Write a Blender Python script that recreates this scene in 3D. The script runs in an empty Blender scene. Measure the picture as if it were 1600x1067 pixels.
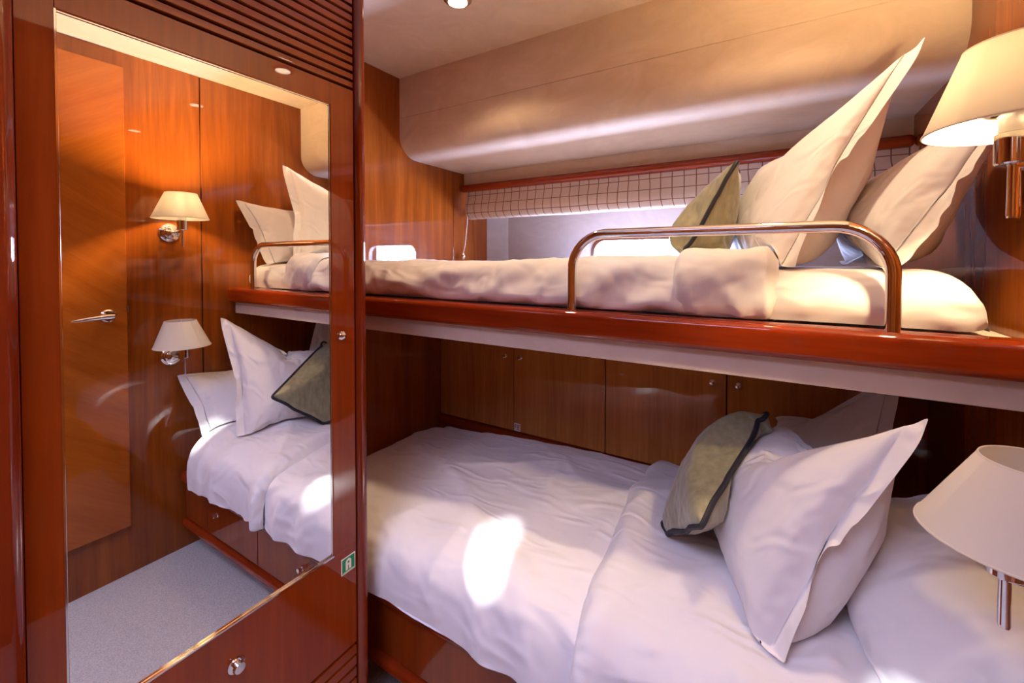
import bpy, bmesh, math, random
from mathutils import Vector, Matrix, noise
from mathutils.bvhtree import BVHTree

random.seed(7)
C = bpy.context.scene.collection
SC = bpy.context.scene
E = 1.306                      # eye height above the carpet; shapes are written in metres from the eye
R_ = math.radians

# ------------------------------------------------------------------ camera
F_PX, CX, PY, TILT = 670.0, 800.0, 418.0, 1.1
cam_d = bpy.data.cameras.new('camera')
cam = bpy.data.objects.new('camera', cam_d); C.objects.link(cam)
cam.location = (0, 0, E)
cam.rotation_euler = (R_(90 - TILT), 0, R_(31.5))
cam_d.sensor_fit = 'HORIZONTAL'; cam_d.sensor_width = 36.0
cam_d.lens = 36.0 * F_PX / 1600.0
cam_d.shift_y = -(533.5 - PY) / 1600.0
cam_d.clip_start = 0.02
SC.camera = cam

# ------------------------------------------------------------------ world, sun, exposure
SC.view_settings.view_transform = 'Standard'
SC.view_settings.look = 'None'
SC.view_settings.gamma = 1.0
SC.view_settings.exposure = 0.0
try:
    SC.cycles.use_denoising = True
    SC.cycles.max_bounces = 10
    SC.cycles.diffuse_bounces = 5
    SC.cycles.glossy_bounces = 6
    SC.cycles.sample_clamp_indirect = 6.0
except Exception:
    pass
w = bpy.data.worlds.new('sky'); SC.world = w; w.use_nodes = True
w.node_tree.nodes['Background'].inputs[0].default_value = (0.72, 0.84, 1.0, 1)
w.node_tree.nodes['Background'].inputs[1].default_value = 2.0

SUN_DIR = Vector((0.05, 1.0, -0.70))
sd = bpy.data.lights.new('sun', 'SUN'); so = bpy.data.objects.new('sun', sd); C.objects.link(so)
sd.energy = 45.0; sd.angle = R_(2.6); sd.color = (0.93, 0.96, 1.0)
so.rotation_euler = SUN_DIR.to_track_quat('-Z', 'Y').to_euler()
so.location = (0, -3, 4)

def area(name, loc, direction, sx, sy, power, col):
    d = bpy.data.lights.new(name, 'AREA'); d.shape = 'RECTANGLE'; d.size = sx; d.size_y = sy
    d.energy = power; d.color = col
    o = bpy.data.objects.new(name, d); C.objects.link(o)
    o.location = (loc[0], loc[1], loc[2] + E)
    o.rotation_euler = Vector(direction).to_track_quat('-Z', 'Y').to_euler()
    return o
# daylight just outside the hull window; added cool fill under a made-up ceiling hatch
area('hull_daylight', (-0.60, 2.36, 0.0), (0, -1, 0), 0.62, 0.34, 210.0, (0.56, 0.62, 1.0))
area('hatch_fill', (-0.45, -0.45, .822), (0, 0, -1), 0.86, 0.62, 30.0, (0.57, 0.61, 1.0)).data.spread = R_(125)

# ------------------------------------------------------------------ materials
MATS = {}
def new_mat(name):
    m = bpy.data.materials.new(name); m.use_nodes = True
    nt = m.node_tree; b = nt.nodes['Principled BSDF']
    MATS[name] = m
    return m, nt, b
def N(nt, t, **kw):
    n = nt.nodes.new(t)
    for k, v in kw.items(): setattr(n, k, v)
    return n
def coords(nt, scale, rot=(0, 0, 0), kind='Object'):
    tc = N(nt, 'ShaderNodeTexCoord'); mp = N(nt, 'ShaderNodeMapping')
    mp.inputs['Scale'].default_value = scale; mp.inputs['Rotation'].default_value = rot
    nt.links.new(tc.outputs[kind], mp.inputs[0]); return mp.outputs[0]
def ramp(nt, stops):
    r = N(nt, 'ShaderNodeValToRGB'); e = r.color_ramp.elements
    while len(e) < len(stops): e.new(0.5)
    for i, (p, c) in enumerate(stops): e[i].position = p; e[i].color = (*c, 1)
    return r
def noise_tex(nt, vec, scale, detail=4, rough=0.55, dist=0.0):
    n = N(nt, 'ShaderNodeTexNoise'); n.inputs['Scale'].default_value = scale
    n.inputs['Detail'].default_value = detail; n.inputs['Roughness'].default_value = rough
    n.inputs['Distortion'].default_value = dist
    nt.links.new(vec, n.inputs['Vector']); return n

def wood(name, dark, mid, light, axis='Z', coat=1.0, rough=0.32, rot=(0, 0, 0), figure=1.0):
    m, nt, b = new_mat(name)
    s = {'Z': (9, 9, 0.55), 'X': (0.55, 9, 9), 'Y': (9, 0.55, 9)}[axis]
    v = coords(nt, s, rot)
    n1 = noise_tex(nt, v, 1.0, 5, 0.6, 1.2 * figure)
    s2 = tuple(k * 9 for k in s)
    n2 = noise_tex(nt, coords(nt, s2, rot), 1.0, 3, 0.6)
    mx = N(nt, 'ShaderNodeMix'); mx.data_type = 'FLOAT'; mx.inputs[0].default_value = 0.28
    nt.links.new(n1.outputs['Fac'], mx.inputs[2]); nt.links.new(n2.outputs['Fac'], mx.inputs[3])
    r = ramp(nt, [(0.28, dark), (0.5, mid), (0.74, light)])
    nt.links.new(mx.outputs[0], r.inputs[0]); nt.links.new(r.outputs[0], b.inputs['Base Color'])
    b.inputs['Roughness'].default_value = rough
    b.inputs['Coat Weight'].default_value = coat
    b.inputs['Coat Roughness'].default_value = 0.025
    b.inputs['Coat IOR'].default_value = 1.5
    b.inputs['Specular IOR Level'].default_value = 0.0
    return m
wood('cherry_vertical', (0.145, 0.028, 0.0035), (0.24, 0.056, 0.0065), (0.36, 0.094, 0.012))
wood('cherry_veneer_lifted', (0.34, 0.108, 0.022), (0.50, 0.185, 0.042), (0.68, 0.285, 0.075), figure=1.6)  # yellower veneer, also lightened to stand in for missing light under the bunk
wood('cherry_door', (0.25, 0.055, 0.006), (0.33, 0.082, 0.009), (0.41, 0.112, 0.013), figure=.7)
# bookmatched leaf: grain runs away from a level centre line in a chevron
nt = MATS['cherry_door'].node_tree
for mp in [n_ for n_ in nt.nodes if n_.type == 'MAPPING']:
    src = mp.inputs[0].links[0].from_socket; k = mp.inputs['Scale'].default_value[0] / 9.0
    sep = N(nt, 'ShaderNodeSeparateXYZ'); nt.links.new(src, sep.inputs[0])
    sub = N(nt, 'ShaderNodeMath', operation='SUBTRACT'); nt.links.new(sep.outputs[2], sub.inputs[0]); sub.inputs[1].default_value = 1.45
    ab = N(nt, 'ShaderNodeMath', operation='ABSOLUTE'); nt.links.new(sub.outputs[0], ab.inputs[0])
    ml = N(nt, 'ShaderNodeMath', operation='MULTIPLY_ADD'); nt.links.new(sep.outputs[1], ml.inputs[0]); ml.inputs[1].default_value = -.75; nt.links.new(ab.outputs[0], ml.inputs[2])
    al = N(nt, 'ShaderNodeMath', operation='MULTIPLY_ADD'); nt.links.new(ab.outputs[0], al.inputs[0]); al.inputs[1].default_value = .75; nt.links.new(sep.outputs[1], al.inputs[2])
    cb = N(nt, 'ShaderNodeCombineXYZ'); nt.links.new(ml.outputs[0], cb.inputs[0]); nt.links.new(sub.outputs[0], cb.inputs[1]); nt.links.new(al.outputs[0], cb.inputs[2])
    nt.links.new(cb.outputs[0], mp.inputs[0]); mp.inputs['Scale'].default_value = (11 * k, 0.02, 0.9 * k)
wood('cherry_dark', (0.14, 0.019, 0.003), (0.21, 0.032, 0.004), (0.27, 0.048, 0.006))
wood('cherry_dark_level', (0.14, 0.019, 0.003), (0.21, 0.032, 0.004), (0.27, 0.048, 0.006), axis='Y')
wood('mahogany', (0.16, 0.016, 0.003), (0.24, 0.026, 0.004), (0.31, 0.042, 0.006), axis='X', figure=2.0)
wood('mahogany_post', (0.11, 0.012, 0.003), (0.16, 0.020, 0.004), (0.20, 0.028, 0.005))

def plain(name, col, rough=0.5, metal=0.0, **kw):
    m, nt, b = new_mat(name)
    b.inputs['Base Color'].default_value = (*col, 1); b.inputs['Roughness'].default_value = rough
    b.inputs['Metallic'].default_value = metal
    for k, v in kw.items(): b.inputs[k].default_value = v
    return m
plain('chrome', (0.82, 0.80, 0.78), 0.06, 1.0)
plain('satin_steel', (0.72, 0.70, 0.68), 0.22, 1.0)
plain('mirror_silver', (0.90, 0.90, 0.89), 0.0, 1.0)
plain('gap_black', (0.006, 0.004, 0.004), 0.8)
plain('white_plastic', (0.80, 0.78, 0.74), 0.35)
plain('green_print', (0.0, 0.22, 0.085), 0.4)
plain('red_print', (0.42, 0.03, 0.03), 0.5)
plain('sign_white', (0.78, 0.76, 0.66), 0.45)
plain('rubber', (0.02, 0.02, 0.022), 0.5)

def cloth(name, col, bump=0.25, scale=900, sheen=0.25, fold=0.6):
    m, nt, b = new_mat(name)
    v = coords(nt, (1, 1, 1))
    n0 = noise_tex(nt, coords(nt, (6, 17, 11), (0.4, 0.3, 0.7)), 1.0, 3, 0.5, 0.9)
    n0.noise_type = 'RIDGED_MULTIFRACTAL'
    n1 = noise_tex(nt, v, scale, 2, 0.5)
    b1 = N(nt, 'ShaderNodeBump'); b1.inputs['Strength'].default_value = fold; b1.inputs['Distance'].default_value = 0.022
    b2 = N(nt, 'ShaderNodeBump'); b2.inputs['Strength'].default_value = bump; b2.inputs['Distance'].default_value = 0.0006
    nt.links.new(n0.outputs['Fac'], b1.inputs['Height'])
    nt.links.new(n1.outputs['Fac'], b2.inputs['Height']); nt.links.new(b1.outputs[0], b2.inputs['Normal'])
    nt.links.new(b2.outputs[0], b.inputs['Normal'])
    b.inputs['Base Color'].default_value = (*col, 1); b.inputs['Roughness'].default_value = 0.85
    b.inputs['Sheen Weight'].default_value = sheen; b.inputs['Specular IOR Level'].default_value = 0.2
    return m
cloth('linen', (0.80, 0.77, 0.76))
cloth('pillow_cotton', (0.82, 0.79, 0.77), fold=0.6)

def suede(name, col_a, col_b):
    m, nt, b = new_mat(name)
    v = coords(nt, (3, 3, 5))
    n1 = noise_tex(nt, v, 1.6, 5, 0.65, 1.5)
    r = ramp(nt, [(0.32, col_a), (0.7, col_b)])
    nt.links.new(n1.outputs['Fac'], r.inputs[0]); nt.links.new(r.outputs[0], b.inputs['Base Color'])
    b.inputs['Roughness'].default_value = 0.9; b.inputs['Sheen Weight'].default_value = 0.25
    b.inputs['Specular IOR Level'].default_value = 0.1
    return m
suede('cream_suede', (0.58, 0.445, 0.315), (0.68, 0.54, 0.40))
suede('hull_lining', (0.44, 0.40, 0.38), (0.52, 0.47, 0.45))
suede('cream_panel', (0.58, 0.46, 0.38), (0.66, 0.54, 0.45))

m, nt, b = new_mat('carpet_wool')
n1 = noise_tex(nt, coords(nt, (1, 1, 1)), 260, 3, 0.7)
r = ramp(nt, [(0.3, (0.36, 0.33, 0.30)), (0.7, (0.62, 0.58, 0.53))])
nt.links.new(n1.outputs['Fac'], r.inputs[0]); nt.links.new(r.outputs[0], b.inputs['Base Color'])
bp = N(nt, 'ShaderNodeBump'); bp.inputs['Strength'].default_value = 0.6; bp.inputs['Distance'].default_value = 0.004
nt.links.new(n1.outputs['Fac'], bp.inputs['Height']); nt.links.new(bp.outputs[0], b.inputs['Normal'])
b.inputs['Roughness'].default_value = 0.95

m, nt, b = new_mat('olive_silk')
n1 = noise_tex(nt, coords(nt, (60, 60, 14)), 1.0, 4, 0.6)
vo = N(nt, 'ShaderNodeTexVoronoi'); vo.inputs['Scale'].default_value = 26
nt.links.new(coords(nt, (1, 1, 1)), vo.inputs['Vector'])
r = ramp(nt, [(0.3, (0.20, 0.185, 0.095)), (0.7, (0.31, 0.295, 0.175))])
nt.links.new(n1.outputs['Fac'], r.inputs[0]); nt.links.new(r.outputs[0], b.inputs['Base Color'])
bp = N(nt, 'ShaderNodeBump'); bp.inputs['Strength'].default_value = 0.35; bp.inputs['Distance'].default_value = 0.002
b2 = N(nt, 'ShaderNodeBump'); b2.inputs['Strength'].default_value = 0.25; b2.inputs['Distance'].default_value = 0.003
nt.links.new(vo.outputs['Distance'], b2.inputs['Height'])
nt.links.new(n1.outputs['Fac'], bp.inputs['Height']); nt.links.new(b2.outputs[0], bp.inputs['Normal'])
nt.links.new(bp.outputs[0], b.inputs['Normal'])
b.inputs['Roughness'].default_value = 0.42; b.inputs['Sheen Weight'].default_value = 0.4
plain('navy_cord', (0.012, 0.013, 0.022), 0.6)

m, nt, b = new_mat('checked_fabric')
tc = N(nt, 'ShaderNodeTexCoord'); sp = N(nt, 'ShaderNodeSeparateXYZ'); nt.links.new(tc.outputs['UV'], sp.inputs[0])
def line_mask(nt, sock, width):
    fr = N(nt, 'ShaderNodeMath', operation='FRACT'); nt.links.new(sock, fr.inputs[0])
    lt = N(nt, 'ShaderNodeMath', operation='LESS_THAN'); nt.links.new(fr.outputs[0], lt.inputs[0]); lt.inputs[1].default_value = width
    return lt.outputs[0]
mm = N(nt, 'ShaderNodeMath', operation='MAXIMUM')
nt.links.new(line_mask(nt, sp.outputs[0], 0.085), mm.inputs[0]); nt.links.new(line_mask(nt, sp.outputs[1], 0.07), mm.inputs[1])
mx = N(nt, 'ShaderNodeMix'); mx.data_type = 'RGBA'
mx.inputs[6].default_value = (0.60, 0.47, 0.36, 1); mx.inputs[7].default_value = (0.20, 0.10, 0.06, 1)
nt.links.new(mm.outputs[0], mx.inputs[0]); nt.links.new(mx.outputs[2], b.inputs['Base Color'])
b.inputs['Roughness'].default_value = 0.9

def shade_mat(name, col, trans):
    m = bpy.data.materials.new(name); m.use_nodes = True; MATS[name] = m
    nt = m.node_tree; nt.nodes.clear()
    out = N(nt, 'ShaderNodeOutputMaterial'); d = N(nt, 'ShaderNodeBsdfDiffuse'); t = N(nt, 'ShaderNodeBsdfTranslucent')
    mx = N(nt, 'ShaderNodeMixShader'); mx.inputs[0].default_value = trans
    d.inputs[0].default_value = (*col, 1); t.inputs[0].default_value = (*col, 1)
    nt.links.new(d.outputs[0], mx.inputs[1]); nt.links.new(t.outputs[0], mx.inputs[2]); nt.links.new(mx.outputs[0], out.inputs[0])
    n1 = noise_tex(nt, coords(nt, (1, 1, 1)), 500, 2)
    bp = N(nt, 'ShaderNodeBump'); bp.inputs['Strength'].default_value = 0.2; bp.inputs['Distance'].default_value = 0.0005
    nt.links.new(n1.outputs['Fac'], bp.inputs['Height']); nt.links.new(bp.outputs[0], d.inputs['Normal'])
    return m
shade_mat('shade_fabric', (0.88, 0.83, 0.74), 0.52)

def glow(name, col, strength):
    m = bpy.data.materials.new(name); m.use_nodes = True; MATS[name] = m
    nt = m.node_tree; nt.nodes.clear()
    out = N(nt, 'ShaderNodeOutputMaterial'); e = N(nt, 'ShaderNodeEmission')
    e.inputs[0].default_value = (*col, 1); e.inputs[1].default_value = strength
    nt.links.new(e.outputs[0], out.inputs[0]); return m
glow('bulb_lit', (1.0, 0.72, 0.38), 2800.0)
glow('downlight_lit', (1.0, 0.80, 0.55), 18.0)
plain('fill_hatch_pane', (0.85, 0.87, 0.9), 0.6)
plain('bulb_off', (0.80, 0.78, 0.76), 0.12)

m = bpy.data.materials.new('window_glass'); m.use_nodes = True; MATS['window_glass'] = m
nt = m.node_tree; nt.nodes.clear()
out = N(nt, 'ShaderNodeOutputMaterial'); tr = N(nt, 'ShaderNodeBsdfTransparent'); gl = N(nt, 'ShaderNodeBsdfGlossy')
gl.inputs['Roughness'].default_value = 0.02; tr.inputs[0].default_value = (0.94, 0.97, 1.0, 1)
mx = N(nt, 'ShaderNodeMixShader'); mx.inputs[0].default_value = 0.06
nt.links.new(tr.outputs[0], mx.inputs[1]); nt.links.new(gl.outputs[0], mx.inputs[2])
nt.links.new(mx.outputs[0], out.inputs[0])

# ------------------------------------------------------------------ object helpers
def thing(name, label, cat, loc, group=None):
    o = bpy.data.objects.new(name, None); C.objects.link(o)
    o.location = (loc[0], loc[1], loc[2] + E); o.empty_display_size = 0.05
    o['label'] = label; o['category'] = cat
    if group: o['group'] = group
    return o
def tag(o, label, cat, group=None):
    o['label'] = label; o['category'] = cat
    if group: o['group'] = group
    return o
def struct(o, label=None):
    o['kind'] = 'structure'
    if label: o['label'] = label
    return o
def world_loc(o):
    p = Vector(o.location)
    while o.parent is not None:
        o = o.parent; p += Vector(o.location)
    return p
def obj(name, bm, mat, parent=None, smooth=True, angle=40, recalc=True):
    if recalc: bmesh.ops.recalc_face_normals(bm, faces=bm.faces)
    xs = [v.co.x for v in bm.verts]; ys = [v.co.y for v in bm.verts]; zs = [v.co.z for v in bm.verts]
    base = Vector(((min(xs) + max(xs)) / 2, (min(ys) + max(ys)) / 2, min(zs)))
    bmesh.ops.translate(bm, verts=bm.verts, vec=-base)
    me = bpy.data.meshes.new(name); bm.to_mesh(me); bm.free()
    for mt in (mat if isinstance(mat, (list, tuple)) else [mat]): me.materials.append(MATS[mt])
    if smooth:
        for p in me.polygons: p.use_smooth = True
        try: me.set_sharp_from_angle(angle=R_(angle))
        except Exception: pass
    o = bpy.data.objects.new(name, me); C.objects.link(o)
    if smooth and angle == 40:
        wn = o.modifiers.new('weighted_normals', 'WEIGHTED_NORMAL'); wn.weight = 100; wn.keep_sharp = True
    wl = base + Vector((0, 0, E))
    if parent is not None:
        o.parent = parent; o.location = wl - world_loc(parent)
    else: o.location = wl
    return o
def soften(o):
    sb = o.modifiers.new('smooth', 'SUBSURF'); sb.levels = 1; sb.render_levels = 1
    return o
def copy_tree(o, parent=None):
    c = o.copy(); C.objects.link(c)
    if parent is not None: c.parent = parent
    for ch in list(o.children): copy_tree(ch, c)
    return c

def box(bm, x0, x1, y0, y1, z0, z1, bev=0.0, seg=2, mat=0):
    r = bmesh.ops.create_cube(bm, size=1.0)
    vs = r['verts']
    for v in vs:
        v.co = Vector((x0 + (v.co.x + .5) * (x1 - x0), y0 + (v.co.y + .5) * (y1 - y0), z0 + (v.co.z + .5) * (z1 - z0)))
    fs = {f for v in vs for f in v.link_faces}
    for f in fs: f.material_index = mat
    if bev > 0:
        es = list({e for v in vs for e in v.link_edges})
        bmesh.ops.bevel(bm, geom=es, offset=bev, segments=seg, profile=0.5, affect='EDGES', clamp_overlap=True)
    return bm
def BOX(*a, **k): return box(bmesh.new(), *a, **k)

def extrude_profile(bm, prof, x0, x1, axis='X'):
    """closed profile of (a, b) pairs swept along an axis"""
    def P(t, a, b_): return Vector((t, a, b_)) if axis == 'X' else Vector((a, t, b_))
    A = [bm.verts.new(P(x0, *p)) for p in prof]; B = [bm.verts.new(P(x1, *p)) for p in prof]
    n = len(prof)
    for i in range(n): bm.faces.new((A[i], A[(i + 1) % n], B[(i + 1) % n], B[i]))
    bm.faces.new(A); bm.faces.new(list(reversed(B)))
    return bm
def tube(bm, pts, rad, seg=12, closed=False, cap=True):
    pts = [Vector(p) for p in pts]; n = len(pts); rings = []
    up = None
    for i, p in enumerate(pts):
        if closed: t = (pts[(i + 1) % n] - pts[i - 1]).normalized()
        else: t = (pts[min(i + 1, n - 1)] - pts[max(i - 1, 0)]).normalized()
        if up is None:
            up = t.orthogonal().normalized()
        up = (up - t * up.dot(t))
        up = up.normalized() if up.length > 1e-6 else t.orthogonal().normalized()
        s = t.cross(up)
        rr = rad[i] if isinstance(rad, (list, tuple)) else rad
        rings.append([bm.verts.new(p + (up * math.cos(a) + s * math.sin(a)) * rr) for a in [2 * math.pi * k / seg for k in range(seg)]])
    m_ = n if closed else n - 1
    for i in range(m_):
        A, B = rings[i], rings[(i + 1) % n]
        for k in range(seg): bm.faces.new((A[k], A[(k + 1) % seg], B[(k + 1) % seg], B[k]))
    if cap and not closed:
        bm.faces.new(list(reversed(rings[0]))); bm.faces.new(rings[-1])
    return bm
def lathe(bm, prof, origin, axis, seg=32, closed=False):
    """profile of (radius, height) turned about an axis"""
    ax = Vector(axis).normalized(); u = ax.orthogonal().normalized(); v = ax.cross(u); o = Vector(origin)
    rings = []
    for r_, h in prof:
        if r_ < 1e-6: rings.append([bm.verts.new(o + ax * h)])
        else: rings.append([bm.verts.new(o + ax * h + (u * math.cos(a) + v * math.sin(a)) * r_) for a in [2 * math.pi * k / seg for k in range(seg)]])
    m_ = len(rings) if closed else len(rings) - 1
    for i in range(m_):
        A, B = rings[i], rings[(i + 1) % len(rings)]
        for k in range(seg):
            k2 = (k + 1) % seg
            if len(A) == 1 and len(B) == 1: continue
            if len(A) == 1: bm.faces.new((A[0], B[k2], B[k]))
            elif len(B) == 1: bm.faces.new((A[k], A[k2], B[0]))
            else: bm.faces.new((A[k], A[k2], B[k2], B[k]))
    return bm
def rrect(x0, x1, z0, z1, r, n=8):
    pts = []
    for cx, cz, a0 in ((x1 - r, z1 - r, 0), (x0 + r, z1 - r, 90), (x0 + r, z0 + r, 180), (x1 - r, z0 + r, 270)):
        for k in range(n + 1):
            a = R_(a0 + 90 * k / n); pts.append((cx + r * math.cos(a), cz + r * math.sin(a)))
    return pts
def plate_holes(x0, x1, z0, z1, y0, y1, holes):
    """wall slab in the XZ plane, from y0 to y1, with openings"""
    bm = bmesh.new()
    loops = [[(x0, z0), (x1, z0), (x1, z1), (x0, z1)]] + holes
    for y in (y0, y1):
        es = []
        for lp in loops:
            vs = [bm.verts.new((a, y, c)) for a, c in lp]
            for i in range(len(vs)): es.append(bm.edges.new((vs[i], vs[(i + 1) % len(vs)])))
        bmesh.ops.triangle_fill(bm, use_beauty=True, use_dissolve=False, edges=es)
    for lp in loops:
        n = len(lp)
        for i in range(n):
            a, b_ = lp[i], lp[(i + 1) % n]
            bm.faces.new([bm.verts.new((a[0], y0, a[1])), bm.verts.new((b_[0], y0, b_[1])), bm.verts.new((b_[0], y1, b_[1])), bm.verts.new((a[0], y1, a[1]))])
    bmesh.ops.remove_doubles(bm, verts=bm.verts, dist=1e-5)
    return bm
def ring_prism(outer, inner, y0, y1):
    bm = bmesh.new(); n = len(outer); q = {}
    for nm, lp in (('o', outer), ('i', inner)):
        for y in (y0, y1): q[nm, y] = [bm.verts.new((a, y, c)) for a, c in lp]
    for i in range(n):
        j = (i + 1) % n
        bm.faces.new((q['o', y0][i], q['o', y0][j], q['i', y0][j], q['i', y0][i]))
        bm.faces.new((q['o', y1][i], q['o', y1][j], q['i', y1][j], q['i', y1][i]))
        bm.faces.new((q['o', y0][i], q['o', y0][j], q['o', y1][j], q['o', y1][i]))
        bm.faces.new((q['i', y0][i], q['i', y0][j], q['i', y1][j], q['i', y1][i]))
    return bm

def sstep(a, b_, x):
    t = max(0.0, min(1.0, (x - a) / (b_ - a))); return t * t * (3 - 2 * t)
def nz(*p): return noise.noise(Vector(p))
def ridge(x, y, z=0.0):
    return (1 - abs(nz(x, y, z)) * 1.8)
def crest(x, y, z=0.0):
    """soft cloth with narrow raised creases, 0..1"""
    return max(0.0, 1 - 2.2 * abs(nz(x, y, z))) ** 2.2
# ------------------------------------------------------------------ the room
XF, XH, YH, ZC, ZF, YB = -1.5, 0.392, 2.23, 0.8415, -1.306, -0.9
T = 0.04
struct(obj('floor', BOX(XF - T, XH + T, YB - T, 2.3, ZF - T, ZF), 'carpet_wool', smooth=False), 'pale speckled carpet')
struct(obj('ceiling', BOX(XF - T, XH + T, YB - T, 1.46, ZC, ZC + T), 'cream_suede', smooth=False), 'cream suede ceiling')
bm = bmesh.new()
box(bm, XF - T, XF, YB - T, 1.832, ZF, ZC, .0015)
box(bm, XF - T, XF, 1.836, 2.35, ZF, ZC, .0015)
box(bm, XF - T - .01, XF - .004, YB, 2.3, ZF, ZC)
struct(obj('wall_left', bm, 'cherry_vertical'), 'glossy cherry panelling at the foot of the bunks')
bm = bmesh.new()
box(bm, XH, XH + T, YB - T, .945, ZF, ZC, .0015)
box(bm, XH, XH + T, .950, 2.35, ZF, ZC, .0015)
struct(obj('wall_right', bm, 'cherry_vertical'), 'glossy cherry panelling at the head of the bunks')
struct(obj('trim_1', BOX(XH + .006, XH + T - .005, .944, .951, ZF, ZC), 'gap_black', smooth=False), 'dark joint between head wall panels')

HOLE = rrect(-.85, -.34, -.13, .112, .075)
bm = plate_holes(XF + .105, XH, -.40, .43, YH, YH + .03, [HOLE])
a = [(XF, 2.155), (XF + .107, YH), (XF + .107, YH + .03), (XF, YH + .03)]
A = [bm.verts.new((x, y, -.40)) for x, y in a]; B = [bm.verts.new((x, y, .43)) for x, y in a]
for i in range(4): bm.faces.new((A[i], A[(i + 1) % 4], B[(i + 1) % 4], B[i]))
struct(obj('wall_back', bm, 'hull_lining', angle=20), 'pale upholstered hull side around the window')
fr = obj('window_1', ring_prism(rrect(-.858, -.332, -.138, .120, .08), rrect(-.838, -.352, -.118, .100, .065), YH - .006, YH + .028), 'satin_steel')
struct(fr, 'rounded hull window with bright daylight')
obj('window_pane', ring_prism(rrect(-.84, -.35, -.12, .102, .065), rrect(-.6, -.59, -.012, -.01, .0005), YH + .012, YH + .014), 'window_glass', fr, smooth=False)

# bulkhead soffit over the upper bunk
prof = [(1.443, ZC + .03), (1.443, .657), (1.446, .655), (1.443, .653), (1.443, .575)]
for k in range(1, 9):
    t_ = R_(90 * k / 9); prof.append((1.553 - .110 * math.cos(t_), .575 - .0965 * math.sin(t_)))
prof += [(1.575, .4786), (1.93, .4786), (1.93, .405), (2.26, .405), (2.26, ZC + .03)]
struct(obj('trim_2', extrude_profile(bmesh.new(), prof, XF, XH), 'cream_suede', angle=30), 'cream suede bulkhead with rounded lower edge')
struct(obj('trim_3', BOX(XF, XH, 1.885, 1.935, .372, .412, .018, 6), 'mahogany'), 'dark mahogany pelmet rail over the blind')
struct(obj('trim_4', BOX(XF, XH, 1.705, 1.76, -.90, -.816, .006, 3), 'mahogany'), 'dark mahogany ledge under the cupboards')

# wall behind the camera, with two made-up holes shaped to throw the sun patches
def sun_hole(cx, cz, a_, b_): return [(cx + a_ * math.cos(2 * math.pi * k / 20), cz + b_ * math.sin(2 * math.pi * k / 20)) for k in range(20)]
SUN_HOLE = [(-.690, .425), (-.664, .435), (-.678, .50), (-.712, .575), (-.748, .59), (-.762, .565), (-.738, .50), (-.712, .455)]
bm = plate_holes(XF, XH, ZF, ZC, YB - .02, YB, [SUN_HOLE, sun_hole(.10, .49, .028, .07)])
struct(obj('wall_front', bm, 'cherry_vertical', angle=30), 'cherry panelled wall with openings added for the sun patches')
bm = bmesh.new()
def fill_hatch_frame(o_, i_):
    for x0, x1, y0, y1 in ((-.45 - o_, -.45 - i_, -.79, -.11), (-.45 + i_, -.45 + o_, -.79, -.11), (-.45 - i_, -.45 + i_, -.79, -.76), (-.45 - i_, -.45 + i_, -.14, -.11)):
        box(bm, x0, x1, y0, y1, ZC - .018, ZC, .004)
fill_hatch_frame(.465, .435)  # made-up hatch, out of view, added to house the cool fill lamp
w2 = struct(obj('fill_hatch', bm, 'satin_steel'), 'frosted ceiling hatch added for cool fill light')
obj('window_pane', BOX(-.885, -.015, -.76, -.14, ZC - .012, ZC - .002), 'fill_hatch_pane', w2, smooth=False)

# ------------------------------------------------------------------ door in the head wall
bm = BOX(XH - .018, XH, -.12, .67, -1.10, .776, .002)
d1 = struct(obj('door_1', bm, 'cherry_door'), 'cherry door with diagonal bookmatched veneer')
hx = XH - .018
bm = bmesh.new()
lathe(bm, [(0, .010), (.020, .009), (.025, .004), (.025, 0)], (hx, .61, -.224), (-1, 0, 0), 24)
lathe(bm, [(.010, 0), (.009, .040), (0, .040)], (hx, .61, -.224), (-1, 0, 0), 16)
tube(bm, [(hx - .040, .617, -.224), (hx - .042, .60, -.224), (hx - .045, .56, -.226), (hx - .047, .52, -.229), (hx - .046, .495, -.231)],
     [.009, .0105, .0095, .0075, .003], 12)
obj('door_handle', bm, 'chrome', d1)
obj('latch_plate', BOX(XH - .012, XH - .001, .669, .676, -.215, -.19), 'satin_steel', d1)

# ------------------------------------------------------------------ wardrobe with the mirror door
WX = -.9355
wd = thing('wardrobe', 'built-in glossy cherry wardrobe with tall mirror door and louvred grilles', 'wardrobe', (-1.2, .45, ZF))
bm = bmesh.new()
box(bm, XF + .002, WX - .03, .105, .755, ZF + .001, ZC - .002)
obj('carcass', bm, 'cherry_dark', wd)
for y0, y1, xx in ((.742, .775, -.926), (.095, .1525, -.905)):
    bm = BOX(-1.05, xx, y0, y1, ZF + .001, ZC - .001, .0155, 5)
    obj('corner_post', bm, 'mahogany_post', wd)
MY0, MY1, MZ0, MZ1 = .1975, .672, -.746, .381
bm = bmesh.new()
box(bm, WX - .022, WX, .156, MY0, -1.012, .436, .0012)
box(bm, WX - .022, WX, MY1, .7385, MZ0, .436, .0012)
box(bm, WX - .022, WX, MY0, MY1, MZ1, .436, .0012)
box(bm, WX - .022, WX, MY0, .7385, -1.012, MZ0, .0012)
door = obj('mirror_door', bm, 'cherry_dark', wd)
mir = obj('mirror', BOX(WX - .012, -.9405, MY0 + .0025, MY1 - .0025, MZ0 + .0025, MZ1 - .0025, .0012, 1), 'mirror_silver', door, smooth=False)
mir['label'] = 'tall clear mirror panel'
bm = bmesh.new()
box(bm, WX - .010, WX + .0012, MY0 - .0005, MY0 + .0020, MZ0, MZ1); box(bm, WX - .010, WX + .0012, MY0, MY1, MZ0 - .001, MZ0 + .0025)
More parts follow.
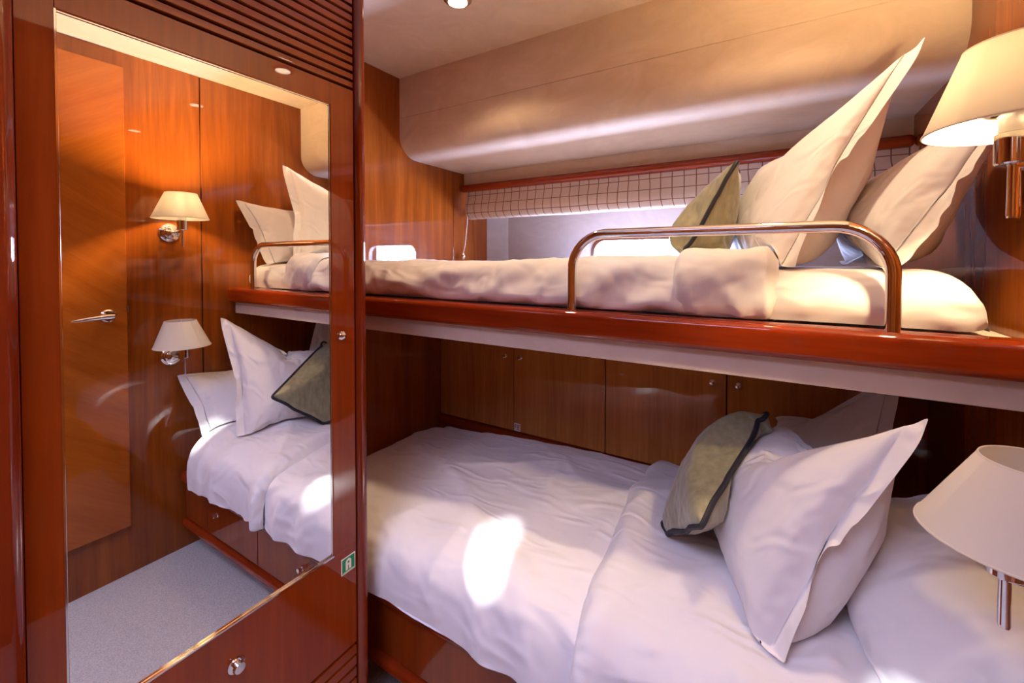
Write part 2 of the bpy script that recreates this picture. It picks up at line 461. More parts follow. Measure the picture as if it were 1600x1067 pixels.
box(bm, WX - .010, WX - .003, MY1 - .0025, MY1, MZ0, MZ1); box(bm, WX - .010, WX - .003, MY0, MY1, MZ1 - .0025, MZ1)
obj('mirror_edging', bm, 'chrome', door, smooth=False)
bm = bmesh.new()
lathe(bm, [(.010, 0), (.011, .003), (.008, .004), (.008, .010), (.005, .013), (0, .0135)], (WX, .698, -.193), (1, 0, 0), 20)
obj('door_lock', bm, 'chrome', door)
bm = bmesh.new()
lathe(bm, [(.0165, 0), (.0165, .003), (.011, .004), (.009, .006), (.012, .012), (.010, .018), (0, .019)], (WX, .441, -.831), (1, 0, 0), 24)
obj('door_knob', bm, 'chrome', door)
# life jacket sticker
sx = WX + .0008; cy, cz = .7135, -.789
def slab(bm, y0, y1, z0, z1, lift, mat): box(bm, WX, sx + lift, cy + y0, cy + y1, cz + z0, cz + z1, mat=mat)
bm = bmesh.new()
slab(bm, -.021, .021, -.021, .021, 0, 0); slab(bm, -.0185, .0185, -.0185, .0185, .0003, 1)
vest = [(-.0085, -.013), (-.0015, -.013), (-.0015, -.002), (.0015, -.002), (.0015, -.013), (.0085, -.013), (.0085, .006)]
vest += [(.0085 * math.cos(R_(a)), .006 + .009 * math.sin(R_(a))) for a in range(15, 180, 15)] + [(-.0085, .006)]
for lp, lift, mt in ((vest, .0006, 0), ([(.003 * math.cos(R_(a)), .006 + .003 * math.sin(R_(a))) for a in range(0, 360, 30)], .0009, 1)):
    A = [bm.verts.new((WX, cy + a_, cz + c_)) for a_, c_ in lp]; B = [bm.verts.new((sx + lift, cy + a_, cz + c_)) for a_, c_ in lp]
    fs = [bm.faces.new(B)] + [bm.faces.new((A[i], A[(i + 1) % len(A)], B[(i + 1) % len(A)], B[i])) for i in range(len(A))]
    for f in fs: f.material_index = mt
slab(bm, -.016, .016, -.0172, -.0160, .0006, 0)
st = obj('safety_sticker', bm, ['sign_white', 'green_print'], door, smooth=False)
st['label'] = 'small square green and white life jacket sticker'
def grille(name, z0, z1, pitch):
    bm = bmesh.new()
    box(bm, WX - .03, WX - .018, .156, .7385, z0, z1, mat=1)
    z = z0 + .006
    while z + pitch - .005 < z1:
        box(bm, WX - .018, WX, .157, .738, z, z + pitch - .0070, .0014, 2, 0); z += pitch
    return obj(name, bm, ['cherry_dark_level', 'gap_black'], wd)
grille('louvre_grille', .437, ZC - .003, .0213)
grille('louvre_grille', -1.29, -1.016, .0300)

# ------------------------------------------------------------------ cupboards along the hull
seams = [(-1.497, -1.049), (-1.045, -.601), (-.597, -.146), (-.142, .308)]
cl = ['cherry cupboard nearest the foot wall, knob at its upper right', 'cherry cupboard with the small FE sticker at its lower left corner',
      'cherry cupboard between the FE cupboard and the olive cushion, showing a small bright reflection', 'cherry cupboard behind the olive cushion and pillows of the lower bunk']
for i, (x0, x1) in enumerate(seams):
    cb = thing('wall_cupboard', cl[i], 'cupboard', ((x0 + x1) / 2, 1.74, -.816), 'cupboards along the hull behind the lower bunk')
    obj('carcass', BOX(x0 - .0015, x1 + .0015, 1.744, 1.98, -.812, -.272), 'gap_black', cb, smooth=False)
    dr = obj('cupboard_door', BOX(x0, x1, 1.7235, 1.7435, -.811, -.275, .0018), 'cherry_veneer_lifted', cb)
    kx = x0 + .035 if i in (1, 3) else x1 - .045
    kz = -.46 if i < 2 else -.451
    bm = lathe(bmesh.new(), [(.009, 0), (.010, .002), (.006, .004), (.006, .010), (.0085, .013), (.0085, .017), (0, .020)], (kx, 1.7235, kz), (0, -1, 0), 20)
    obj('knob', bm, 'chrome', dr)
    if i == 1:
        bm = bmesh.new(); y = 1.7235; fx, fz = -1.027, -.791
        box(bm, fx - .0175, fx + .0175, y - .0008, y, fz - .0185, fz + .0185, mat=0)
        def let(x0_, x1_, z0_, z1_): box(bm, fx + x0_, fx + x1_, y - .0014, y, fz + z0_, fz + z1_, mat=1)
        let(-.0145, -.0112, -.0115, .0115); let(-.0112, -.001, .0085, .0115); let(-.0112, -.003, -.001, .0018)
        let(.002, .0053, -.0115, .0115); let(.0053, .0145, .0085, .0115); let(.0053, .0130, -.001, .0018); let(.0053, .0145, -.0115, -.0085)
        s_ = obj('extinguisher_sticker', bm, ['sign_white', 'red_print'], dr, smooth=False)
        s_['label'] = 'small white sticker reading FE in red'
struct(obj('trim_5', BOX(.310, XH, 1.725, 1.98, -.811, -.272), 'cherry_dark'), 'filler panel beside the last cupboard')

# ------------------------------------------------------------------ lower bunk
lb = thing('lower_bunk', 'lower cherry bunk base with mahogany rail and two drawers', 'bunk', (-.55, 1.28, ZF))
obj('base_cabinet', BOX(XF + .003, XH - .003, .872, 1.70, -1.19, -.962), 'cherry_dark', lb)
obj('plinth', BOX(XF + .003, XH - .003, .93, 1.70, ZF + .001, -1.19), 'cherry_dark', lb)
obj('front_rail', BOX(XF + .003, XH - .004, .845, .885, -1.003, -.952, .017, 5), 'mahogany', lb)
obj('lower_rail', BOX(XF + .003, XH - .004, .850, .885, -1.205, -1.168, .014, 5), 'mahogany', lb)
for x0, x1 in ((-.90, -.226), (-.222, .37)):
    dw = obj('drawer_front', BOX(x0, x1, .862, .874, -1.160, -1.008, .002), 'cherry_dark', lb)
    kx = (-.508 if x0 < -.5 else .08)
    obj('knob', lathe(bmesh.new(), [(.009, 0), (.010, .002), (.006, .004), (.006, .010), (.0085, .013), (.0085, .017), (0, .020)], (kx, .862, -1.06), (0, -1, 0), 20), 'chrome', dw)

def spline(pts, n):
    """Catmull-Rom through (y, z) points, resampled evenly"""
    P = [Vector((p[0], p[1], 0)) for p in pts]; out = []
    for i in range(len(P) - 1):
        p0, p1, p2, p3 = P[max(i - 1, 0)], P[i], P[i + 1], P[min(i + 2, len(P) - 1)]
        for k in range(24):
            t = k / 24
            out.append(.5 * ((2 * p1) + (p2 - p0) * t + (2 * p0 - 5 * p1 + 4 * p2 - p3) * t * t + (3 * p1 - p0 - 3 * p2 + p3) * t ** 3))
    out.append(P[-1]); L = [0]
    for i in range(1, len(out)): L.append(L[-1] + (out[i] - out[i - 1]).length)
    res = []; j = 0
    for k in range(n):
        s = L[-1] * k / (n - 1)
        while j < len(L) - 2 and L[j + 1] < s: j += 1
        f = (s - L[j]) / max(1e-9, L[j + 1] - L[j]); res.append(out[j].lerp(out[j + 1], f))
    return [(p.x, p.y) for p in res], L[-1]
def draped(bm, prof, x0, x1, nx, nv, fn):
    """bedding: profile (y,z) swept along X; fn(x, s, length, y, z) -> (offset along the outward normal, dx, dz)"""
    pr, L = spline(prof, nv); grid = []
    for i in range(nx + 1):
        x = x0 + (x1 - x0) * i / nx; row = []
        for k in range(nv):
            y, z = pr[k]
            a = pr[max(k - 1, 0)]; c = pr[min(k + 1, nv - 1)]
            ty, tz = c[0] - a[0], c[1] - a[1]; l = math.hypot(ty, tz) or 1
            ny_, nz_ = -tz / l, ty / l
            off, dx, dz = fn(x, L * k / (nv - 1), L, y, z)
            row.append(bm.verts.new((x + dx, y + ny_ * off, z + nz_ * off + dz)))
        grid.append(row)
    for i in range(nx):
        for k in range(nv - 1):
            bm.faces.new((grid[i][k], grid[i + 1][k], grid[i + 1][k + 1], grid[i][k + 1]))
    return grid

def settle(bm, frames, swell, bend, quality=5, drop=.010, pin=None, grav=1.0):
    """let slack bedding buckle and settle over its own smooth shape with the cloth solver"""
    bmesh.ops.recalc_face_normals(bm, faces=bm.faces)
    bm.verts.index_update()
    body = bm.copy()
    for v in body.verts: v.co -= v.normal * drop
    mb = bpy.data.meshes.new('body'); body.to_mesh(mb); body.free()
    ob = bpy.data.objects.new('body', mb); C.objects.link(ob)
    cm = ob.modifiers.new('c', 'COLLISION'); ob.collision.thickness_outer = .004; ob.collision.cloth_friction = 12
    me = bpy.data.meshes.new('sheet'); bm.to_mesh(me)
    o = bpy.data.objects.new('sheet', me); C.objects.link(o)
    m_ = o.modifiers.new('cloth', 'CLOTH'); st = m_.settings
    st.quality = quality; st.mass = .3; st.tension_stiffness = 20; st.compression_stiffness = 20; st.shear_stiffness = 8
    st.bending_stiffness = bend; st.shrink_min = -swell; st.air_damping = 3; st.effector_weights.gravity = grav
    if pin:
        vg = o.vertex_groups.new(name='held'); vg.add([v.index for v in bm.verts if pin(v.co)], 1.0, 'REPLACE')
        st.vertex_group_mass = 'held'; st.pin_stiffness = 1
    m_.collision_settings.use_collision = True; m_.collision_settings.distance_min = .003; m_.collision_settings.collision_quality = 2
    m_.point_cache.frame_start = 1; m_.point_cache.frame_end = frames
    for f in range(1, frames + 1): SC.frame_set(f)
    ev = o.evaluated_get(bpy.context.evaluated_depsgraph_get())
    for v, e in zip(bm.verts, ev.data.vertices): v.co = e.co
    for a in (o, ob): bpy.data.objects.remove(a)
    for a in (me, mb): bpy.data.meshes.remove(a)
    SC.frame_set(1)
    return bm
# mattress of the lower bunk
bm = BOX(XF + .08, XH - .012, .890, 1.685, -.951, -.835, .04, 5)
REST = {'up': [], 'low': [BVHTree.FromBMesh(bm)]}
tag(obj('mattress', bm, 'linen'), 'white sheeted mattress of the lower bunk, resting on the base with drawers', 'mattress')

LOW = [(.858, -.949), (.842, -.940), (.832, -.915), (.834, -.855), (.850, -.812), (.892, -.785), (.97, -.770), (1.10, -.763), (1.30, -.755), (1.52, -.768), (1.64, -.790), (1.688, -.812), (1.695, -.83)]
def low_z(x): return -.055 * sstep(-.75, -1.45, x) if False else -.055 * (1 - sstep(-1.48, -.55, x))
def low_folds(x, s, L, y, z):
    edge = 1 - sstep(.0, .38, s)                                    # overhanging front
    wx = x + .10 * nz(x * 3, y * 3, 5.0); wy = y + .10 * nz(x * 3, y * 3, 8.0)
    o = .014 * nz(x * 2.3 + 3, y * 2.6, .4)
    o += .016 * crest(wx * 1.7 + wy * 2.4, wy * .8 - wx * .5 + 2.2)
    o += .011 * crest(wx * 3.6 - wy * 1.5 + 7, wy * 2.0 + wx * .7)
    o += .006 * crest(wx * 6.5 + wy * 4.5 + 3, wy * 3.0 - wx * 2.2 + 9) * sstep(-.2, .3, nz(x * 2, y * 2, 3.3))
    o += edge * (.014 * nz(x * 7.5 + 1.5 * s, 2.1, s * 2.0) + .007 * nz(x * 17 + s * 4, 5.3, s * 3))
    return o
def low_fn(x, s, L, y, z):
    o = low_folds(x, s, L, y, z) + .006
    end = 1 - sstep(XF + .012, XF + .14, x)
    dz = low_z(x) * sstep(-.96, -.84, z) - .055 * end ** 2 * sstep(.1, .3, s)
    if s < .03: o = max(o, -.004)
    if y > 1.6: o *= .4
    dz += .005 * nz(x * 5, 9.1, 0) * (1 - sstep(0, .06, s)) + .004
    return max(o, .0), 0, dz
bm = bmesh.new(); draped(bm, LOW, XF + .012, -.26, 112, 84, low_fn)
settle(bm, 26, .055, .10)
def lift(bm, z):
    for v in bm.verts: v.co.z = max(v.co.z, z)
lift(bm, -.9495); REST['low'].append(BVHTree.FromBMesh(bm))
dv = tag(soften(obj('duvet', bm, 'linen', angle=180)), 'rumpled white duvet spread over the lower bunk', 'duvet')
def fold_fn(x0, th):
    def fn(x, s, L, y, z):
        o, _, dz = low_fn(x, s, L, y, z)
        k = sstep(x0 - .001, x0 + .028, x)
        wob = .018 * nz(y * 5.0, 3.3, z * 4) + .010 * nz(y * 13, 1.3, z * 9) + .05 * (y - 1.25) * -.55
        o += -.004 + (th + .004) * math.sqrt(max(0, k)) + .006 * nz(x * 8, y * 3, 4.4) * k
        o += .010 * k * math.exp(-((x - x0 - .05) / .035) ** 2)
        return o, wob, dz
    return fn
bm = bmesh.new(); draped(bm, LOW, -.375, .16, 50, 84, fold_fn(-.375, .018))
settle(bm, 22, .05, .10, drop=.006)
lift(bm, -.9495); REST['low'].append(BVHTree.FromBMesh(bm))
f_ = soften(obj('turned_down_sheet', bm, 'linen', dv, angle=180)); f_['label'] = 'turned-down sheet and duvet edge'

# ------------------------------------------------------------------ upper bunk
ub = thing('upper_bunk', 'upper bunk shelf with glossy mahogany front rail and chrome guard rail', 'bunk', (-.55, 1.6, -.262))
obj('bunk_board', BOX(XF + .003, XH - .003, 1.095, YH - .004, -.255, -.150), 'cream_panel', ub)
obj('fascia_panel', BOX(XF + .003, XH - .02, 1.080, 1.098, -.262, -.200, .003), 'cream_panel', ub)
obj('front_rail', BOX(XF + .003, XH - .003, 1.050, 1.118, -.208, -.138, .016, 6), 'mahogany', ub)
pts = []
gx0, gx1, gy, gz0, gz1, gr = -.468, .193, 1.075, -.142, .0665, .095
pts += [(gx0, gy, gz0), (gx0, gy, -.08)]
for k in range(0, 11): a = R_(180 - 9 * k); pts.append((gx0 + gr + gr * math.cos(a), gy, gz1 - gr + gr * math.sin(a)))
for k in range(0, 11): a = R_(90 - 9 * k); pts.append((gx1 - gr + gr * math.cos(a), gy, gz1 - gr + gr * math.sin(a)))
pts += [(gx1, gy, -.08), (gx1, gy, gz0)]
obj('guard_rail', tube(bmesh.new(), pts, .0125, 16), 'chrome', ub)['label'] = 'bent chrome tube guard rail'

UP = [(1.132, -.134), (1.118, -.112), (1.116, -.075), (1.130, -.032), (1.174, -.010), (1.30, -.006), (1.70, -.012), (2.05, -.014), (2.14, -.03), (2.155, -.08), (2.155, -.13)]
UM = [(1.136, -.136), (1.126, -.112), (1.124, -.080), (1.138, -.045), (1.180, -.026), (1.30, -.022), (1.70, -.026), (2.04, -.028), (2.12, -.045), (2.14, -.09), (2.14, -.136)]
def um_fn(x, s, L, y, z):
    k = max(0.0, min(1.0, (x - .245) / .10))
    ed = 1 - sstep(0, .30, s)
    o = .003 * nz(x * 4, y * 4, 1) + ed * (.0085 * crest(x * 2.0 + 6, z * 15 + x * 3.5)) * sstep(.005, .05, s)
    # corner gathers at the head end
    g = sstep(.16, .30, x) * ed
    o += g * .010 * crest((x * 9 + z * 13), z * 4, 3.0)
    drop = 1 - max(0.0, 1 - k ** 2.6) ** (1 / 2.6)
    return o * (1 - .8 * drop) - .03 * drop * (1 - sstep(.1, .25, s)), 0, -drop * (z + .136)
bm = bmesh.new(); g = draped(bm, UM, XF + .012, .345, 150, 70, um_fn)
bm.faces.new([g[-1][k] for k in range(len(g[-1]))]); bm.faces.new([g[0][k] for k in reversed(range(len(g[0])))])
lift(bm, -.1365); REST['up'].append(BVHTree.FromBMesh(bm))
tag(obj('mattress', bm, 'linen', angle=60), 'cream-white sheeted mattress on the upper bunk behind the guard rail', 'mattress')
def up_folds(x, s, L, y, z):
    ed = 1 - sstep(.05, .32, s)
    o = .003 * nz(x * 3, y * 3, 2)
    o += ed * (.014 * crest(x * 2.6 - z * 8 + 1, z * 4 + x * 1.0 + 4) + .009 * crest(x * 5.5 - z * 17 + 6, z * 6 + x, 2) - .004 + .005 * nz(x * 16 - z * 30, z * 9, 7))
    return o
def up_fn(x, s, L, y, z):
    o = up_folds(x, s, L, y, z) + .003
    if y > 1.3: o *= .5
    dz = .012 * sstep(-.75, -.35, x) * sstep(-.12, -.02, z)
    return max(o, -.002) * sstep(-.005, .02, s), 0, dz
bm = bmesh.new(); draped(bm, UP, XF + .012, -.17, 120, 60, up_fn)
settle(bm, 24, .03, .08, pin=lambda c: c.z < -.125)
lift(bm, -.1365); REST['up'].append(BVHTree.FromBMesh(bm))
dv2 = tag(soften(obj('duvet', bm, 'linen', angle=180)), 'smooth white duvet tucked along the upper bunk', 'duvet')
def up_fold(x, s, L, y, z):
    o, _, dz = up_fn(x, s, L, y, z)
    k0 = sstep(-.214, -.195, x); k1 = 1 - sstep(-.018, .008, x)
    o += -.004 + .015 * math.sqrt(k0) * math.sqrt(max(0, k1)) - .014 * (1 - k1)
    o += .010 * crest(x * 9 + 2, z * 9 + x * 3) * k0 * k1 * (1 - sstep(.05, .3, s))
    return o, .004 * nz(z * 20, y * 5, 1.0), dz + .004
bm = bmesh.new(); draped(bm, UP, -.214, .008, 44, 80, up_fold)
lift(bm, -.1365); REST['up'].append(BVHTree.FromBMesh(bm))
f_ = obj('turned_down_fold', bm, 'linen', dv2, angle=180); f_['label'] = 'folded-back end of the duvet'

# ------------------------------------------------------------------ pillows and cushions
def sew_and_fill(W, H, nx, ny, fl, seed, pressure, frames, bend, slack):
    """sew two flat panels (with a flat flange outside the seam), blow them up with the cloth solver;
    returns points as (u, v, height) fractions, faces and the outer edge loop"""
    bm = bmesh.new(); V = {}
    i0, i1, j0, j1 = round(fl[0] * nx), nx - round(fl[1] * nx), round(fl[2] * ny), ny - round(fl[3] * ny)
    for side in (0, 1):
        for i in range(nx + 1):
            for j in range(ny + 1):
                inside = i0 < i < i1 and j0 < j < j1
                if side == 1 and not inside:
                    V[1, i, j] = V[0, i, j]; continue
                z = (.004 if side == 0 else -.004) if inside else 0
                z += .006 * nz(i * .10 + seed, j * .10, side * 5.0) + .0015 * nz(i * .45, j * .45 + seed, side * 3.0)
                V[side, i, j] = bm.verts.new((W * (i / nx - .5), H * (j / ny - .5), z))
    for side in (0, 1):
        for i in range(nx):
            for j in range(ny):
                if side == 1 and not (i0 <= i < i1 and j0 <= j < j1): continue
                q = [V[side, i, j], V[side, i + 1, j], V[side, i + 1, j + 1], V[side, i, j + 1]]
                bm.faces.new(q if side == 0 else q[::-1])
    bm.verts.index_update()
    ix = {k: v.index for k, v in V.items()}
    faces = [[v.index for v in f.verts] for f in bm.faces]
    me = bpy.data.meshes.new('sewn'); bm.to_mesh(me); bm.free()
    o = bpy.data.objects.new('sewn', me); C.objects.link(o)
    vg = o.vertex_groups.new(name='filled')
    vg.add(sorted({ix[s_, i, j] for s_ in (0, 1) for i in range(i0, i1 + 1) for j in range(j0, j1 + 1)}), 1.0, 'REPLACE')
    m_ = o.modifiers.new('cloth', 'CLOTH'); st = m_.settings
    st.quality = 6; st.mass = .25; st.tension_stiffness = 25; st.compression_stiffness = 25; st.shear_stiffness = 12
    st.bending_stiffness = bend; st.use_pressure = True; st.uniform_pressure_force = pressure
    st.vertex_group_pressure = 'filled'; st.effector_weights.gravity = 0; st.shrink_min = -slack; st.air_damping = 2
    m_.collision_settings.use_collision = False
    m_.point_cache.frame_start = 1; m_.point_cache.frame_end = frames
    for f in range(1, frames + 1): SC.frame_set(f)
    ev = o.evaluated_get(bpy.context.evaluated_depsgraph_get())
    co = [v.co.copy() for v in ev.data.vertices]
    bpy.data.objects.remove(o); bpy.data.meshes.remove(me); SC.frame_set(1)
    # express in the frame of the four outer corners
    c00, c10, c11, c01 = [co[ix[0, a, b_]] for a, b_ in ((0, 0), (nx, 0), (nx, ny), (0, ny))]
    x0, x1 = (c00.x + c01.x) / 2, (c10.x + c11.x) / 2; y0, y1 = (c00.y + c10.y) / 2, (c01.y + c11.y) / 2
    hm = max(abs(c.z) for c in co)
    pts = [((c.x - x0) / (x1 - x0), (c.y - y0) / (y1 - y0), c.z / hm) for c in co]
    loop = [ix[0, i, 0] for i in range(nx)] + [ix[0, nx, j] for j in range(ny)] + [ix[0, i, ny] for i in range(nx, 0, -1)] + [ix[0, 0, j] for j in range(ny, 0, -1)]
    return pts, faces, loop
SEWN = {}
def sewn(kind):
    if kind not in SEWN:
        SEWN[kind] = {'sham_a': lambda: sew_and_fill(.62, .48, 72, 56, (.055, .02, .03, .035), 1.0, 2.2, 42, .03, .04),
                      'sham_b': lambda: sew_and_fill(.60, .50, 72, 56, (.07, .02, .03, .03), 9.0, 1.7, 42, .03, .04),
                      'square': lambda: sew_and_fill(.40, .40, 44, 44, (0, 0, 0, 0), 4.0, 1.1, 36, .4, .012)}[kind]()
    return SEWN[kind]
def filled(kind, cn, front, back, flip=False, sag=0.0):
    """place a filled case on four corners: bottom-near, bottom-far, top-far, top-near"""
    BN, BF, TF, TN = [Vector(c) for c in cn]
    nrm = ((BF + TF - BN - TN).cross(TF + TN - BF - BN)).normalized()
    pts, faces, loop = sewn(kind); P = []
    for u, v, h in pts:
        if flip: v = 1 - v
        p = BN * (1 - u) * (1 - v) + BF * u * (1 - v) + TF * u * v + TN * (1 - u) * v
        k = (front if h > 0 else back) * h * (1 + sag * (.5 - v))
        P.append(p + nrm * k)
    bm = bmesh.new(); vs = [bm.verts.new(p) for p in P]
    for f in faces: bm.faces.new([vs[a] for a in f])
    return bm, [P[a] for a in loop]
SOLID = []
def inside(bvh, p):
    n_ = 0
    for d in (Vector((1, .03, .02)), Vector((-.02, 1, .05)), Vector((.04, -.03, 1))):
        o, k = p.copy(), 0
        while k < 12:
            h = bvh.ray_cast(o, d)
            if h[0] is None: break
            k += 1; o = h[0] + d * 1e-4
        n_ += k % 2
    return n_ >= 2
def press(bm, rest, against=(), y_max=None):
    """flatten a soft thing where it lies on the bedding, leans on the wall or on its neighbours"""
    moved = set()
    for b in against:
        hit = [v for v in bm.verts if inside(b, v.co)]
        for v in hit:
            loc, nr, _, d = b.find_nearest(v.co)
            if loc is not None and d < .2: v.co = loc + (loc - v.co).normalized() * .010; moved.add(v)
        ring = {w_ for v in hit for e in v.link_edges for w_ in e.verts} - set(hit)
        for v in ring:
            loc, nr, _, d = b.find_nearest(v.co)
            if d < .010: v.co += (v.co - loc).normalized() * (.010 - d)
    for b in REST[rest]:
        for v in bm.verts:
            h = b.ray_cast(Vector((v.co.x, v.co.y, v.co.z + .16)), Vector((0, 0, -1)))
            if h[0] is not None and v.co.z < h[0].z + .009: v.co.z = h[0].z + .009
    for v in bm.verts:
        v.co.x = min(v.co.x, XH - .005)
        if y_max: v.co.y = min(v.co.y, y_max)
    b = BVHTree.FromBMesh(bm)
    return b
def pillow(label, cn, front, back, group, kind='sham_a', flip=False, sag=.4, lean=()):
    bm, _ = filled(kind, cn, front, back, flip, sag)
    low = group == GL
    SOLID.append(press(bm, 'low' if low else 'up', [SOLID[k] for k in lean], 1.70 if low else 1.86))
    return tag(soften(obj('pillow', bm, 'pillow_cotton', angle=180)), label, 'pillow', group)

GU, GL = 'white pillows on the upper bunk', 'white pillows on the lower bunk'
# first thickness: towards the head wall, second: towards the foot of the bunk
pillow('white pillow slumped against the head wall behind the peaked pillow, upper bunk', [(.20, 1.14, -.025), (.18, 1.66, -.025), (.31, 1.70, .26), (.358, 1.09, .275)],
       .10, .10, GU, 'sham_b')
pillow('big white flanged pillow tilted up to a sharp peak on the upper bunk', [(.02, 1.18, -.022), (-.13, 1.67, -.022), (-.055, 1.76, .325), (.264, 1.25, .468)],
       .17, .085, GU, lean=(0,))
pillow('white pillow against the head wall beside the unlit lamp, lowest of the lower bunk', [(.18, .865, -.815), (.16, 1.36, -.79), (.36, 1.36, -.52), (.375, .845, -.53)],
       .03, .14, GL, 'sham_b')
pillow('white pillow standing at the back of the lower bunk under the upper bunk edge', [(.16, 1.22, -.76), (.0, 1.66, -.75), (.01, 1.69, -.53), (.28, 1.46, -.315)],
       .08, .08, GL, 'sham_b', True, lean=(2,))
pillow('white pillow with open flap leaning diagonally in front, lower bunk', [(.0, .915, -.765), (-.14, 1.30, -.755), (.02, 1.44, -.455), (.205, .93, -.272)],
       .17, .115, GL, lean=(2, 3))

def cushion(label, cn, th, flip=False, rest='up', lean=0):
    bm, edge = filled('square', cn, th, th, flip, .2)
    n_ = len(bm.verts); bm.verts.ensure_lookup_table(); loop = sewn('square')[2]
    press(bm, rest, [SOLID[lean]])
    bm.verts.ensure_lookup_table(); edge = [bm.verts[k].co.copy() for k in loop]
    o = soften(obj('cushion', bm, 'olive_silk', angle=180))
    tag(o, label, 'cushion', 'olive cushions with dark piping')
    for _ in range(2): edge = [(edge[k - 1] + edge[k] * 2 + edge[(k + 1) % len(edge)]) / 4 for k in range(len(edge))]
    pc = obj('piping', tube(bmesh.new(), edge, .0062, 8, closed=True), 'navy_cord', o)
    pc['label'] = 'dark navy corded piping'
    return o
cushion('olive silk cushion with dark piping on the upper bunk, leaning on the peaked pillow', [(-.235, 1.34, -.002), (-.25, 1.62, -.002), (-.115, 1.70, .255), (-.095, 1.37, .278)], .092, False, 'up', 1)
cushion('olive silk cushion with dark piping on the lower bunk, standing on one corner', [(-.13, .976, -.565), (-.25, 1.17, -.735), (-.13, 1.46, -.60), (-.01, 1.295, -.395)], .100, True, 'low', 4)

# ------------------------------------------------------------------ wall lamps
def lamp(label, y, zs, lit, tilt):
    """zs: height of the socket; x of the socket fixed off the head wall"""
    sx = .2655
    t = thing('wall_lamp', label, 'lamp', (XH, y, zs - .04), 'chrome wall lamps on the head wall')
    bm = lathe(bmesh.new(), [(.040, 0), (.040, .006), (.034, .012), (.024, .013), (.022, .020), (.012, .024), (0, .025)], (XH, y, zs - .035), (-1, 0, 0), 32)
    obj('backplate', bm, 'chrome', t)
    obj('arm', tube(bmesh.new(), [(XH - .02, y, zs - .035), (XH - .07, y, zs - .035), (sx, y, zs - .030)], .006, 12), 'chrome', t)
    bm = lathe(bmesh.new(), [(0, -.028), (.017, -.028), (.019, -.026), (.019, .012), (.016, .014), (0, .014)], (sx, y, zs), (0, 0, 1), 28)
    obj('socket', bm, 'chrome', t)
    bm = lathe(bmesh.new(), [(.015, .014), (.015, .048), (.012, .050), (0, .050)], (sx, y, zs), (0, 0, 1), 24)
    obj('lamp_holder', bm, 'white_plastic', t)
    bm = bmesh.new()
    lathe(bm, [(.0165, .036), (.026, .037), (.041, .047), (.0415, .050), (.026, .040), (.0165, .039)], (sx, y, zs), (0, 0, 1), 28, closed=True)
    obj('shade_collar', bm, 'chrome', t)
    bm = lathe(bmesh.new(), [(0, -.098), (.006, -.098), (.0068, -.094), (.006, -.03), (.0075, -.027), (0, -.027)], (sx, y, zs), (0, 0, 1), 16)
    obj('switch_stem', bm, 'chrome', t)
    zb = zs + .020; hx_ = sx; sx = sx + .012
    # thin drum-cone shade, open top and bottom
    bm = lathe(bmesh.new(), [(.101, .0), (.0565, .108), (.0551, .108), (.0995, .0)], (sx, y, zb), (0, 0, 1), 64, closed=True)
    def lean(bm):
        for v in bm.verts: v.co.x += tilt * (v.co.z - zb) * max(0, min(1, (v.co.z - zb) / .03))
        return bm
    lean(bm)
    sh = obj('lamp_shade', bm, 'shade_fabric', t, angle=60)
    for rr, zz, th in ((.1003, .001, .0016), (.0558, .1075, .0014)):
        ring = [(sx + rr * math.cos(2 * math.pi * k / 64), y + rr * math.sin(2 * math.pi * k / 64), zb + zz) for k in range(64)]
        obj('shade_binding', lean(tube(bmesh.new(), ring, th, 6, closed=True)), 'shade_fabric', sh)
    bm = bmesh.new()
    for a in (0.4, 0.4 + 2 * math.pi / 3, 0.4 + 4 * math.pi / 3):
        tube(bm, [(hx_ + .010 * math.cos(a), y + .010 * math.sin(a), zs + .0475), (hx_ + .028 * math.cos(a), y + .028 * math.sin(a), zs + .049), (sx + .0560 * math.cos(a), y + .0560 * math.sin(a), zb + .105)], .0013, 6)
    lathe(bm, [(.0155, .046), (.0170, .046), (.0170, .049), (.0155, .049)], (hx_, y, zs), (0, 0, 1), 20, closed=True)
    obj('shade_carrier', lean(bm), 'white_plastic', sh)
    zb2 = zs + .054; sx = hx_
    bm = lathe(bmesh.new(), [(.010, 0), (.012, .008), (.021, .022), (.024, .034), (.021, .046), (.012, .055), (0, .058)], (sx, y, zb2), (0, 0, 1), 24)
    obj('bulb', bm, 'bulb_lit' if lit else 'bulb_off', t)
    return t
lamp('lit wall lamp with glowing shade beside the upper bunk pillows', .823, .152, True, -.05)
lamp('unlit wall lamp with pale shade beside the lower bunk pillows', .823, -.392, False, .17)

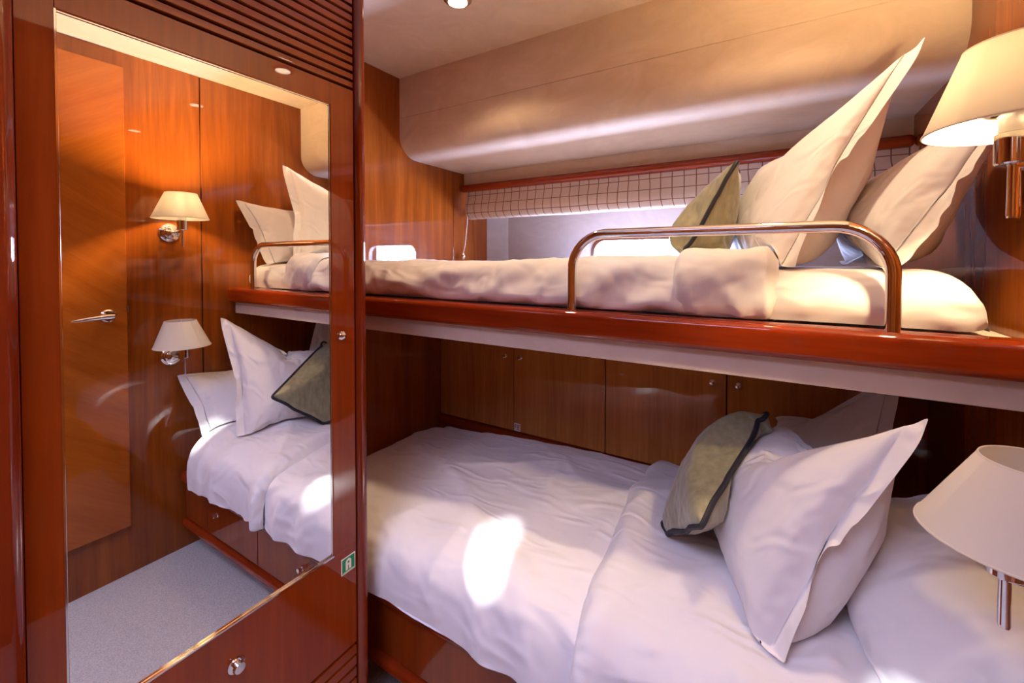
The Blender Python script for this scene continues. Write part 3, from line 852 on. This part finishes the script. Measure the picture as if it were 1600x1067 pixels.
# ------------------------------------------------------------------ downlights
for x, y, lb_ in ((-.883, 1.105, 'small round chrome ceiling downlight near the wardrobe post'), (-.01, 1.10, 'small round chrome ceiling downlight over the head of the bunks')):
    t = thing('ceiling_downlight', lb_, 'light', (x, y, ZC), 'recessed downlights')
    obj('trim_ring', lathe(bmesh.new(), [(.046, 0), (.045, .005), (.038, .010), (.031, .011), (.030, .004), (.030, 0)], (x, y, ZC), (0, 0, -1), 36), 'chrome', t)
    obj('lens', lathe(bmesh.new(), [(.0295, .001), (.0295, .007), (.02, .0085), (0, .009)], (x, y, ZC), (0, 0, -1), 28), 'downlight_lit', t)
    L = bpy.data.lights.new('downlight_beam', 'SPOT'); L.energy = 20.0; L.color = (1.0, 0.74, 0.46); L.spot_size = R_(125); L.spot_blend = .6; L.shadow_soft_size = .028
    lo = bpy.data.objects.new('downlight_beam', L); C.objects.link(lo); lo.location = (x, y, ZC - .016 + E)

# ------------------------------------------------------------------ roman blind
bl = thing('roman_blind', 'checked cream and brown fabric blind folded up over the hull window', 'blind', (-.55, 1.93, .215))
prof = [(1.915, .385), (1.912, .34), (1.900, .30), (1.893, .265), (1.900, .238), (1.918, .224), (1.945, .222), (1.965, .24)]
bm = bmesh.new(); uvl = bm.loops.layers.uv.new('UVMap'); pr, Lp = spline(prof, 26); nx = 120; g = []
bx0, bx1 = XF + .035, XH - .01
for i in range(nx + 1):
    x = bx0 + (bx1 - bx0) * i / nx; row = []
    for k, (y, z) in enumerate(pr):
        s = k / (len(pr) - 1)
        o = .006 * nz(x * 9, z * 14, 1) * s + .004 * nz(x * 22, z * 5, 3) * s
        row.append(bm.verts.new((x + .012 * s * s + .004 * nz(x * 9, s * 4, 8), y - o, z + .006 * nz(x * 4, 2, 2) * s)))
    g.append(row)
for i in range(nx):
    for k in range(len(pr) - 1):
        f = bm.faces.new((g[i][k], g[i + 1][k], g[i + 1][k + 1], g[i][k + 1]))
        for lp, (ii, kk) in zip(f.loops, ((i, k), (i + 1, k), (i + 1, k + 1), (i, k + 1))):
            lp[uvl].uv = ((bx0 + (bx1 - bx0) * ii / nx) / .047, Lp * kk / (len(pr) - 1) / .05 + .35)
obj('blind_fabric', bm, 'checked_fabric', bl, angle=180)
obj('pull_cord', tube(bmesh.new(), [(-1.452, 1.905, .30), (-1.455, 1.90, .2), (-1.462, 1.89, .08), (-1.468, 1.88, .03)], .0022, 8), 'white_plastic', bl)
obj('cord_toggle', lathe(bmesh.new(), [(0, -.022), (.007, -.020), (.010, -.008), (.009, .008), (.004, .016), (0, .018)], (-1.468, 1.88, .02), (0, 0, 1), 16), 'chrome', bl)
